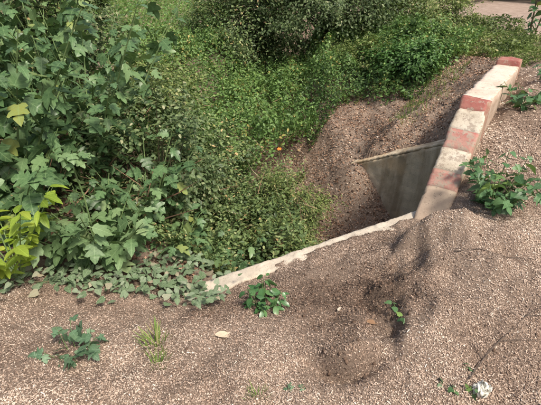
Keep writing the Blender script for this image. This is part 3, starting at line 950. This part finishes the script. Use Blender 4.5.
# bare shoot with a bud cluster on the pale shrub's top
def bud_shoot():
    b = at(-1.22, 2.36, 0.35)
    root = empty('budding_shoot', (b[0], b[1], b[2] - 0.35))
    tag(root, 'upright pale shoot with small buds at its tip above the pale shrub', 'shoot')
    P = np.array([(0, 0, -0.03), (.01, 0, .3), (.015, -.01, .6), (.0, -.02, .82), (.03, -.03, .93)])
    V, F = tube(P, [.007, .0065, .006, .005, .003], 6)
    obj('stem', mesh_np('shoot_stem', V, F, MAT['gstem']), root)
    for k in range(12):
        a = k * 2.4
        r = 0.02 + 0.05 * random.random()
        place_leaf('pale', root, (.02 + r * math.cos(a), -.03 + r * math.sin(a), .86 + .09 * random.random()), (math.cos(a), math.sin(a), .1), (0.2 * math.cos(a), 0.2 * math.sin(a), 1), random.uniform(.05, .09))
bud_shoot()

# yellow-green plant with feathered leaves
def feathered_plant(label, base, fronds, L, size):
    root = empty('feather_leaf_plant', base)
    tag(root, label, 'plant')
    for i in range(fronds):
        a = 2 * math.pi * i / fronds + random.uniform(-.3, .3)
        P = stem_path((0.34 * math.cos(a), 0.34 * math.sin(a) - 0.05, 1.0), L * random.uniform(0.5, 1.05), 0.55, 8)
        V, F = tube(P, np.linspace(.006, .002, len(P)), 5)
        rach = obj('leaf', mesh_np('rachis', V, F, MAT['gstem']), root)
        nl = 13
        for k in range(nl):
            t = 0.35 + 0.65 * k / (nl - 1)
            p, tg = along(P, min(t, 1))
            tg = tg / np.linalg.norm(tg)
            side = np.cross(tg, (0, 0, 1.0)); side /= np.linalg.norm(side) + 1e-6
            sg = 1 if k % 2 else -1
            hd = side * sg * (0.9 if k < nl - 1 else 0.0) + tg * 0.6
            place_leaf('yellow', rach, p, hd, np.array([0, 0, 1.0]) + rng.normal(0, .2, 3) - 0.2 * tg, size * random.uniform(.75, 1.2) * (1.35 if k == nl - 1 else 1), 'leaflet')
feathered_plant('yellow-green plant with feathered leaves at the left edge', at(-1.60, 2.06), 16, 0.78, 0.085)

# tangled undergrowth
G_T = 'tangled shrubs along the ditch'
bush('tangled_shrub', 'dark tangled shrub between the lobed leaves and the ditch', 'shrub', at(-1.05, 3.5), .62, .6, 1.15, 6000, .042, 'dark', SM_LEAF, 42, 26, G_T, rad=.008, shell=.3)
bush('tangled_shrub', 'tangled shrub on the ditch slope just beyond the dark tangle', 'shrub', at(-0.85, 4.3), .65, .6, 1.05, 9500, .038, 'tangle', SM_LEAF, 42, 20, G_T, rad=.008, shell=.3)
bush('tangled_shrub', 'loose shrub with yellowing leaves below the grass patch', 'shrub', at(-1.6, 5.1), .75, .75, .7, 9500, .042, 'olive', SM_LEAF, 46, 16, G_T, rad=.008, shell=.3)
bush('tangled_shrub', 'leggy dull shrub filling the ditch above the near wing wall', 'shrub', at(-0.35, 3.3), .6, .5, .58, 4600, .038, 'tangle', SM_LEAF, 34, 18, G_T, rad=.007, shell=.3)
bush('tangled_shrub', 'bushy backdrop shrub behind the tall lobed shrubs', 'shrub', at(-3.6, 5.4), 1.4, 1.0, 2.6, 9000, .08, 'tangle', SM_LEAF, 50, 18, G_T, rad=.012, shell=.3)
bush('tangled_shrub', 'dark leafy backdrop shrub just left of the grass patch', 'shrub', at(-2.6, 5.6), .85, .7, 1.7, 7000, .06, 'dark', FAR_LEAF, 50, 20, G_T, rad=.012, shell=.3)
bush('tangled_shrub', 'brown stemmed thicket deep behind the left edge', 'shrub', at(-3.4, 3.9), .9, .8, 1.5, 4200, .07, 'dark', SM_LEAF, 40, 26, G_T, rad=.012, shell=.3)
bush('pale_weed_bush', 'pale narrow-leaved weed bush standing in the culvert pit', 'weed', at(0.22, 4.05), .50, .45, .78, 7500, .044, 'olive', SM_NARROW, 40, 22, None, 'gstem', .005, shell=.25)
bush('pale_weed_bush', 'lower pale weed bush just over the middle of the near wing wall', 'weed', at(0.1, 3.3), .45, .34, .5, 5000, .036, 'olive', SM_NARROW, 30, 16, None, 'gstem', .005, shell=.25)

bush('tangled_shrub', 'mixed dull weeds in mid ditch left of the pale weed bush', 'shrub', at(-0.3, 4.0), .5, .5, .6, 7500, .036, 'tangle', SM_LEAF, 40, 16, G_T, rad=.006, shell=.25)

# creepers
hn = lambda a, s=0: (lambda x, y: a * (0.6 + 1.3 * fbm(x * 2.0, y * 2.0, 88 + s, 3) + 0.5 * fbm(x * 6, y * 6, 91 + s, 2)))
ground_cover('creeper_cover', 'bright green creeper carpeting the ditch', [(-1.5, 4.2), (-.2, 4.3), (.4, 4.9), (.55, 5.6), (.95, 6.6), (1.0, 8.4), (1.2, 10.5), (-.6, 10.5), (-2.1, 8.6), (-2.1, 5.6)], 52000, .046, 'creeper', SM_LEAF, hn(.46), -.62, .09, .5)
ground_cover('bank_creeper', 'green creeper spreading over the far ditch bank', [(.45, 5.35), (1.05, 5.8), (1.6, 5.55), (2.1, 5.5), (2.55, 5.75), (3.1, 6.6), (3.2, 8.5), (2.3, 10), (1.2, 9.5), (.8, 7)], 46000, .042, 'creeper', FAR_LEAF, hn(.26, 5), None, .07, .42)
ground_cover('roadside_weeds', 'olive weeds along the roadside beyond the parapet', [(2.2, 6.3), (2.9, 5.5), (3.6, 5.9), (4.0, 7.2), (3.6, 9.2), (2.6, 11), (1.2, 11), (1.6, 8.5)], 42000, .045, 'olive', FAR_LEAF, hn(.20, 9), None, .10, .42)
ground_cover('ditch_floor_weeds', 'dark low weeds in the ditch beside the near wing wall', [(-.9, 2.6), (-.3, 2.55), (.3, 2.7), (.45, 3.3), (-.1, 3.9), (-1.0, 3.9), (-1.2, 3.0)], 9500, .036, 'tangle', SM_LEAF, hn(.30, 3), -.98, .08, .45)
ground_cover('slope_weeds', 'mixed weeds under the shrubs left of the ditch', [(-2.6, 2.5), (-1.0, 2.5), (-.8, 3.2), (-1.3, 5), (-2.4, 6.5), (-4, 6), (-4, 3)], 12000, .06, 'tangle', SM_LEAF, hn(.3, 4), None, .10, .4)

def weed_shoots(name, label, box, shoots, per, L, size, mat, tpl, fill=-.6, keep=None):
    """upright leafy shoots standing out of the low growth"""
    x = rng.uniform(box[0], box[1], shoots); y = rng.uniform(box[2], box[3], shoots)
    if keep is not None:
        k = keep(x, y); x, y = x[k], y[k]; shoots = len(x)
    base = np.stack([x, y, np.maximum(gz(x, y), fill)], 1)
    d = np.stack([rng.normal(0, .35, shoots), rng.normal(0, .35, shoots), np.ones(shoots)], 1)
    ln = L * rng.uniform(.5, 1.3, shoots)
    q = np.repeat(np.arange(shoots), per)
    t = np.tile(np.linspace(.1, 1, per), shoots)
    pos = base[q] + d[q] * (ln[q] * t)[:, None]
    az = t * 30 + q
    hd = np.stack([np.cos(az), np.sin(az), np.full(len(q), .1)], 1) + rng.normal(0, .2, (len(q), 3))
    nm = np.array([0, 0, 1.]) + rng.normal(0, .35, (len(q), 3))
    tint = np.clip(rng.normal(.5, .12, len(q)) + rng.normal(0, .18, shoots)[q], 0, 1)
    o = cloud(name, tpl, pos, frames(nm, hd), size * rng.uniform(.6, 1.25, len(q)) * (1.25 - .6 * t), tint, MAT[mat], smooth=False)
    o['kind'] = 'stuff'
    o['label'] = label
weed_shoots('leafy_shoots', 'upright leafy shoots among the ditch creeper', (-1.9, .5, 4.2, 8.2), 420, 16, .42, .062, 'creeper', SM_LEAF, -.5, lambda x, y: x < .0 + (y - 4.2) * .12)
weed_shoots('weedy_shoots', 'dull leafy shoots over the near ditch', (-1.2, .3, 2.8, 4.6), 260, 16, .38, .055, 'tangle', SM_LEAF, -.85)
weed_shoots('narrow_shoots', 'pale narrow-leaved shoots on the far bank', (.9, 2.8, 5.8, 8.6), 220, 16, .30, .06, 'olive', SM_NARROW, -.3)

# grass
def grass(name, label, poly, n, size, tmean=.5):
    return ground_cover(name, label, poly, n, size, 'grass', BLADE, lambda x, y: 0.0 * x + 0.002, None, .0005, tmean)
def grass_tufts(name, label, poly, n, size, tmean=.5, upright=1.0, thin=-0.12):
    P = np.array(poly, float)
    lo, hi = P.min(0), P.max(0)
    m = n * 3
    x = rng.uniform(lo[0], hi[0], m); y = rng.uniform(lo[1], hi[1], m)
    c = np.zeros(m, bool)
    for i in range(len(P)):
        x1, y1 = P[i]; x2, y2 = P[(i + 1) % len(P)]
        c ^= ((y1 > y) != (y2 > y)) & (x < (x2 - x1) * (y - y1) / (y2 - y1 + 1e-12) + x1)
    c &= fbm(x * 1.8, y * 1.8, 123, 3) > thin
    x, y = x[c][:n], y[c][:n]
    k = len(x)
    az = rng.uniform(0, 6.283, k)
    hd = np.stack([np.cos(az) * .6, np.sin(az) * .6, np.full(k, upright)], 1)
    nm = np.stack([np.cos(az), np.sin(az), np.full(k, .25)], 1) * -1 + rng.normal(0, .3, (k, 3))
    o = cloud(name, BLADE, np.stack([x, y, gz(x, y) - .005], 1), frames(nm, hd), size * rng.uniform(.5, 1.3, k), np.clip(rng.normal(tmean, .2, k), 0, 1), MAT['grass'], smooth=False)
    o['kind'] = 'stuff'
    o['label'] = label
    return o
grass_tufts('grass_patch', 'short green grass patch at the top left', [(-3.6, 7), (-1.3, 8.2), (-1.0, 12), (-1.5, 22), (-9, 22), (-7, 9)], 60000, .085, .42, thin=-.45)
ground_cover('clover_patch', 'low green clover among the grass at the top left', [(-3.6, 7), (-1.3, 8.2), (-1.0, 12), (-1.5, 20), (-8, 20), (-6, 9)], 24000, .085, 'bright', FAR_LEAF, lambda x, y: .03 + .05 * fbm(x, y, 3, 3), None, .02, .75)
grass_tufts('verge_grass', 'thin grass on the verge right of the parapet', [(2.4, 4.3), (3.2, 4.4), (4.3, 6.2), (4.1, 7.8), (3.4, 7.2), (2.8, 5.6)], 4500, .06, .5, thin=.05)
ground_cover('verge_weeds', 'patchy olive weeds on the verge beyond the parapet end', [(2.7, 4.6), (3.3, 4.9), (4.0, 6.4), (3.6, 7.2), (3.0, 5.8)], 5000, .04, 'olive', SM_NARROW, hn(.10, 19), None, .05, .45)
grass_tufts('bank_grass', 'sparse grass on the brown bank left of the parapet', [(1.5, 4.6), (2.1, 4.9), (2.6, 5.6), (2.2, 5.7), (1.5, 5.1)], 900, .07, .55)

def dry_stalks(name, label, box, n, L):
    x = rng.uniform(box[0], box[1], n); y = rng.uniform(box[2], box[3], n)
    az = rng.uniform(0, 6.283, n)
    hd = np.stack([np.cos(az) * .7, np.sin(az) * .7, rng.uniform(.1, 1.2, n)], 1)
    tp = (BLADE[0] * np.array([.32, 1, .6]), BLADE[1])
    o = cloud(name, tp, np.stack([x, y, np.maximum(gz(x, y), -.6) + rng.uniform(0, .3, n)], 1), frames(rng.normal(0, 1, (n, 3)), hd), L * rng.uniform(.5, 1.3, n), np.clip(rng.normal(.5, .2, n), 0, 1), MAT['litter'], smooth=False)
    o['kind'] = 'stuff'
    o['label'] = label
dry_stalks('dry_stalks', 'thin dry stalks poking through the ditch weeds', (-2.0, .5, 3.0, 7.0), 420, .20)
dry_stalks('dead_shoots', 'brown dead shoots under the left shrubs', (-3.2, -.9, 2.7, 5.0), 450, .45)

# bushes across the back
bush('background_bush', 'large dark bush at the top centre, shading the ditch', 'bush', at(1.2, 9.0), 1.7, 1.25, 1.9, 42000, .058, 'dark', FAR_LEAF, 170, 40, None, rad=.02, shell=.35)
bush('background_bush', 'lighter loose bush left of the large dark one', 'bush', at(-.5, 9.0), 1.2, 1.0, 1.7, 28000, .056, 'tangle', FAR_LEAF, 110, 20, None, rad=.016, shell=.35)
bush('background_bush', 'tall greyish weedy bush right of the large dark one', 'bush', at(2.9, 9.0), .95, .9, .75, 12000, .05, 'olive', FAR_LEAF, 60, 20, None, rad=.01, shell=.3)
bush('round_bush', 'bright green round bush on the far bank', 'bush', at(1.95, 6.0), .55, .42, .50, 6500, .048, 'bright', SM_LEAF, 36, 14, None, 'gstem', .007, sig=.24, shell=.25)
bush('round_bush', 'yellowish smaller bush left of the bright green one', 'bush', at(1.5, 6.6), .45, .40, .36, 4600, .042, 'olive', SM_LEAF, 36, 12, None, 'gstem', .006, shell=.4)
bush('round_bush', 'low green bush just above the bright round one', 'bush', at(2.45, 7.2), .65, .5, .40, 6500, .045, 'creeper', SM_LEAF, 40, 12, None, 'gstem', .006, shell=.4)
G_H = 'hedge bushes beyond the road'
for i, (hx, hy, lab) in enumerate([(3.2, 12.9, 'brownish hedge bush behind the road, next to the dark bush'), (5.6, 12.4, 'brownish hedge bush behind the road, middle of the top right'), (8.0, 11.0, 'brownish hedge bush behind the road at the right edge'), (0.8, 14.5, 'brownish hedge bush hidden mostly by the dark bush'), (-2.5, 24, 'far hedge bush beyond the grass patch')]):
    bush('hedge_bush', lab, 'bush', at(hx, hy), 1.6, 1.0, 2.3, 9000, .10, 'dark', FAR_LEAF, 70, 30, G_H, rad=.035, shell=.3)
leafy_shrub('sapling', 'slender leafy sapling beside the road at the top right', 'sapling', at(4.2, 7.2), 3, 1.5, 'fresh', .10, 26, .1, .22, .2, .012, stem_mat='stem')

# ------------------------------------------------------------------ ground vines at the foot of the left bank
def vine(label, pts, n, size):
    root = empty('ground_vine', at(*pts[0]))
    tag(root, label, 'vine', 'dusty vines at the foot of the left bank')
    o0 = np.array(root.location)
    W = []
    for (x, y) in pts:
        W.append(np.array(at(x, y, .02)) - o0)
    W = np.array(W)
    V, F = tube(W, [.004] * len(W), 5)
    obj('stem', mesh_np('vine_stem', V, F, MAT['stem']), root)
    for k in range(n):
        p, tg = along(W, random.random())
        q = p + o0
        off = rng.normal(0, .10, 2)
        x, y = q[0] + off[0], q[1] + off[1]
        lift = random.uniform(.02, .12)
        a = random.uniform(0, 6.28)
        hd = (math.cos(a), math.sin(a) - .4, -.1)
        place_leaf('vine', root, (x - o0[0], y - o0[1], float(gz(x, y)) + lift - o0[2]), hd, np.array([0, -.15, 1.]) + rng.normal(0, .25, 3), size * random.uniform(.6, 1.3))
vine('dusty ground vine at the left edge under the yellow-green plant', [(-2.0, 2.2), (-1.75, 2.02), (-1.5, 2.05), (-1.3, 2.12)], 140, .05)
vine('dusty ground vine under the pale shrub', [(-1.35, 2.2), (-1.15, 2.1), (-.95, 2.12), (-.8, 2.2)], 170, .047)
vine('dusty ground vine spreading right into the ditch mouth', [(-1.05, 2.45), (-.85, 2.35), (-.7, 2.25), (-.55, 2.2)], 170, .047)
vine('dusty ground vine creeping onto the husks by the wing wall end', [(-.62, 2.25), (-.5, 2.06), (-.42, 1.95), (-.36, 1.82)], 80, .045)
vine('dusty ground vine behind the wing wall end', [(-.7, 2.6), (-.5, 2.5), (-.35, 2.45)], 80, .055)

# ------------------------------------------------------------------ plants by the parapet and on the husks
leafy_shrub('leafy_weed', 'green broad-leaved weed against the road side of the parapet', 'weed', at(1.47, 2.36), 12, .37, 'fresh', .075, 14, .06, .6, .6, .005, (.0, .0))
leafy_shrub('leafy_weed', 'small green weed behind the parapet beam', 'weed', at(2.06, 3.32), 6, .26, 'fresh', .075, 8, .25, .7, .4, .004, (.1, 0))
leafy_shrub('leafy_weed', 'low green weed beside the far end of the parapet', 'weed', at(2.6, 3.9), 6, .22, 'fresh', .07, 7, .25, .9, .4, .004)
leafy_shrub('seedling', 'dark glossy seedling on the husks in front of the wing wall', 'seedling', at(-.03, 1.76, .02), 7, .19, 'glossy', .065, 9, .3, .45, .5, .004)
leafy_shrub('seedling', 'blue-green lobed seedling alone on the husks at lower left', 'seedling', at(-.95, 1.36), 8, .19, 'blue', .075, 4, .5, .5, .35, .003)
leafy_shrub('seedling', 'tiny seedling at the bottom edge right of the grass tuft', 'seedling', at(.10, 1.06), 4, .05, 'blue', .03, 4, .3, .9, .5, .002)
leafy_shrub('seedling', 'tiny green seedling next to the white tissue', 'seedling', at(.80, 1.15), 5, .08, 'fresh', .034, 5, .3, .6, .4, .002)
leafy_shrub('seedling', 'tiny seedling growing from the trodden hole', 'seedling', at(.68, 1.52), 4, .06, 'fresh', .032, 4, .3, .9, .4, .002)
leafy_shrub('seedling', 'tiny green sprig at the right edge of the husks', 'seedling', at(1.50, 1.50), 4, .06, 'blue', .035, 4, .3, .9, .4, .002)

def tuft(label, base, n, L, tmean, spread=.05):
    root = empty('grass_tuft', base)
    tag(root, label, 'grass')
    az = rng.uniform(0, 6.283, n)
    r = rng.uniform(0, spread, n)
    pos = np.stack([np.cos(az) * r, np.sin(az) * r, np.full(n, -.01)], 1)
    hd = np.stack([np.cos(az) * .7, np.sin(az) * .7, np.full(n, 1.)], 1) + rng.normal(0, .2, (n, 3))
    nm = np.stack([-np.cos(az), -np.sin(az), np.full(n, .4)], 1)
    o = cloud('blades', BLADE, pos, frames(nm, hd), L * rng.uniform(.5, 1.2, n), np.clip(rng.normal(tmean, .2, n), 0, 1), MAT['grass'], root, smooth=False)
    o['kind'] = 'stuff'
tuft('yellowish grass tuft on the husks right of the blue-green seedling', at(-.56, 1.42), 48, .11, .8, .07)
tuft('small grass tuft below the yellowish one', at(-.52, 1.28), 40, .06, .6)
tuft('thin grass tuft at the bottom edge left of centre', at(-.05, 1.06), 40, .05, .6)

def flower(label, x, y, z, r):
    root = empty('orange_flower', (x, y, float(gz(x, y))))
    tag(root, label, 'flower')
    h = z - float(gz(x, y))
    V, F = tube(np.array([(0, 0, -.02), (.01, .01, h * .5), (0, 0, h)]), [.004, .003, .002], 5)
    obj('stem', mesh_np('flower_stem', V, F, MAT['gstem']), root)
    for k in range(7):
        a = 2 * math.pi * k / 7
        Rm = frames(np.array([[math.cos(a) * -.35, math.sin(a) * -.35 - .35, 1.]]), np.array([[math.cos(a), math.sin(a), .2]]))[0]
        Vp = (FLOWER_PETAL[0] * r) @ Rm.T + np.array([0, 0, h])
        obj('petal', mesh_np('petal', Vp, FLOWER_PETAL[1], MAT['petal'], smooth=False), root)
FLOWER_PETAL = leaf_tpl(OVAL, .1, .2, .1)
MAT['petal'] = plain_mat('orange_petal', (.55, .16, .02), (.72, .28, .03), 40, .6)
flower('orange flower left of the brown bank', .10, 4.45, -.36, .03)

# small loose things lying on the husks
def dry_leaf(label, x, y, size, col, rot):
    m = plain_mat('dry_leaf', tuple(.7 * c for c in col), col, 18, .8)
    V, F = leaf_tpl(OVAL, .35, .15, .2, .2, .2, int(size * 1000))
    me = mesh_np('dry_leaf', V * size, F, m, smooth=False)
    o = obj('dry_leaf', me)
    o.location = at(x, y, .014)
    n = gnormal(np.array([x]), np.array([y]))[0]
    Rm = frames(np.array([n]), np.array([[math.cos(rot), math.sin(rot), 0]]))[0]
    o.rotation_euler = Matrix([list(r) for r in Rm]).to_euler()
    tag(o, label, 'leaf')
dry_leaf('pale dry leaf on the husks below the glossy seedling', -.28, 1.47, .085, (.62, .50, .36), .1)
dry_leaf('orange brown dry leaf in the trodden hole', .53, 1.50, .055, (.30, .17, .09), 2.8)
dry_leaf('small pale chip of dry leaf above the trodden track', .36, 1.62, .035, (.75, .62, .48), 1.0)
dry_leaf('pale upright dry leaf under the left shrubs', -1.05, 1.88, .09, (.66, .58, .44), 1.6)

def tissue():
    N = 14
    V, F = [], []
    for i in range(N):
        for j in range(N):
            u, v = i / (N - 1) - .5, j / (N - 1) - .5
            w = .03 * math.sin(19 * u + 7 * v) + .024 * math.sin(-13 * u + 21 * v + 1) + .02 * random.random()
            V.append((.065 * u * (1 - .3 * abs(v)) + .006 * math.sin(25 * v), .05 * v + .008 * math.sin(20 * u), .012 + .55 * w + .022 * (1 - 4 * u * u) * (1 - 4 * v * v)))
    for i in range(N - 1):
        for j in range(N - 1):
            F.append((i * N + j, (i + 1) * N + j, (i + 1) * N + j + 1, i * N + j + 1))
    m = plain_mat('white_tissue', (.72, .70, .60), (.85, .84, .78), 12, .9)
    o = obj('crumpled_tissue', mesh_np('crumpled_tissue', V, F, m, smooth=True))
    o.location = at(.87, 1.09, .004)
    o.rotation_euler = (0, 0, .6)
    tag(o, 'small crumpled white tissue near the bottom edge', 'tissue')
tissue()

def twig(label, pts, r, mat, branches=()):
    root_loc = at(*pts[0])
    o0 = np.array(root_loc)
    parts = []
    W = np.array([np.array(at(x, y, .012)) for x, y in pts]) - o0
    parts.append(tube(W, np.linspace(r, r * .5, len(W)), 6))
    for b in branches:
        W = np.array([np.array(at(x, y, .014 + .012 * i)) for i, (x, y) in enumerate(b)]) - o0
        parts.append(tube(W, np.linspace(r * .6, r * .25, len(W)), 5))
    V, F = merge(parts)
    o = obj('twig', mesh_np('twig', V, F, MAT[mat]))
    o.location = root_loc
    tag(o, label, 'twig')
twig('dark branching dead twig lying above the white tissue', [(.84, 1.14), (.95, 1.25), (1.05, 1.33), (1.2, 1.42), (1.36, 1.5)], .003, 'twig',
     [[(.95, 1.25), (.93, 1.33), (.85, 1.36)], [(1.05, 1.33), (1.15, 1.32), (1.25, 1.31)], [(1.05, 1.33), (1.03, 1.42), (1.08, 1.5)], [(1.2, 1.42), (1.32, 1.42), (1.42, 1.40)]])
twig('long thin dark twig across the heap at right', [(1.02, 1.86), (1.15, 1.85), (1.3, 1.83), (1.42, 1.80)], .004, 'twig')
twig('pale stick below the broad-leaved weed', [(1.52, 2.25), (1.62, 2.33), (1.75, 2.42)], .007, 'ptwig')
twig('bowed pale stalk in the dark background bush', [(0, 8.9), (.2, 9.0), (.5, 9.05)], .01, 'gstem')
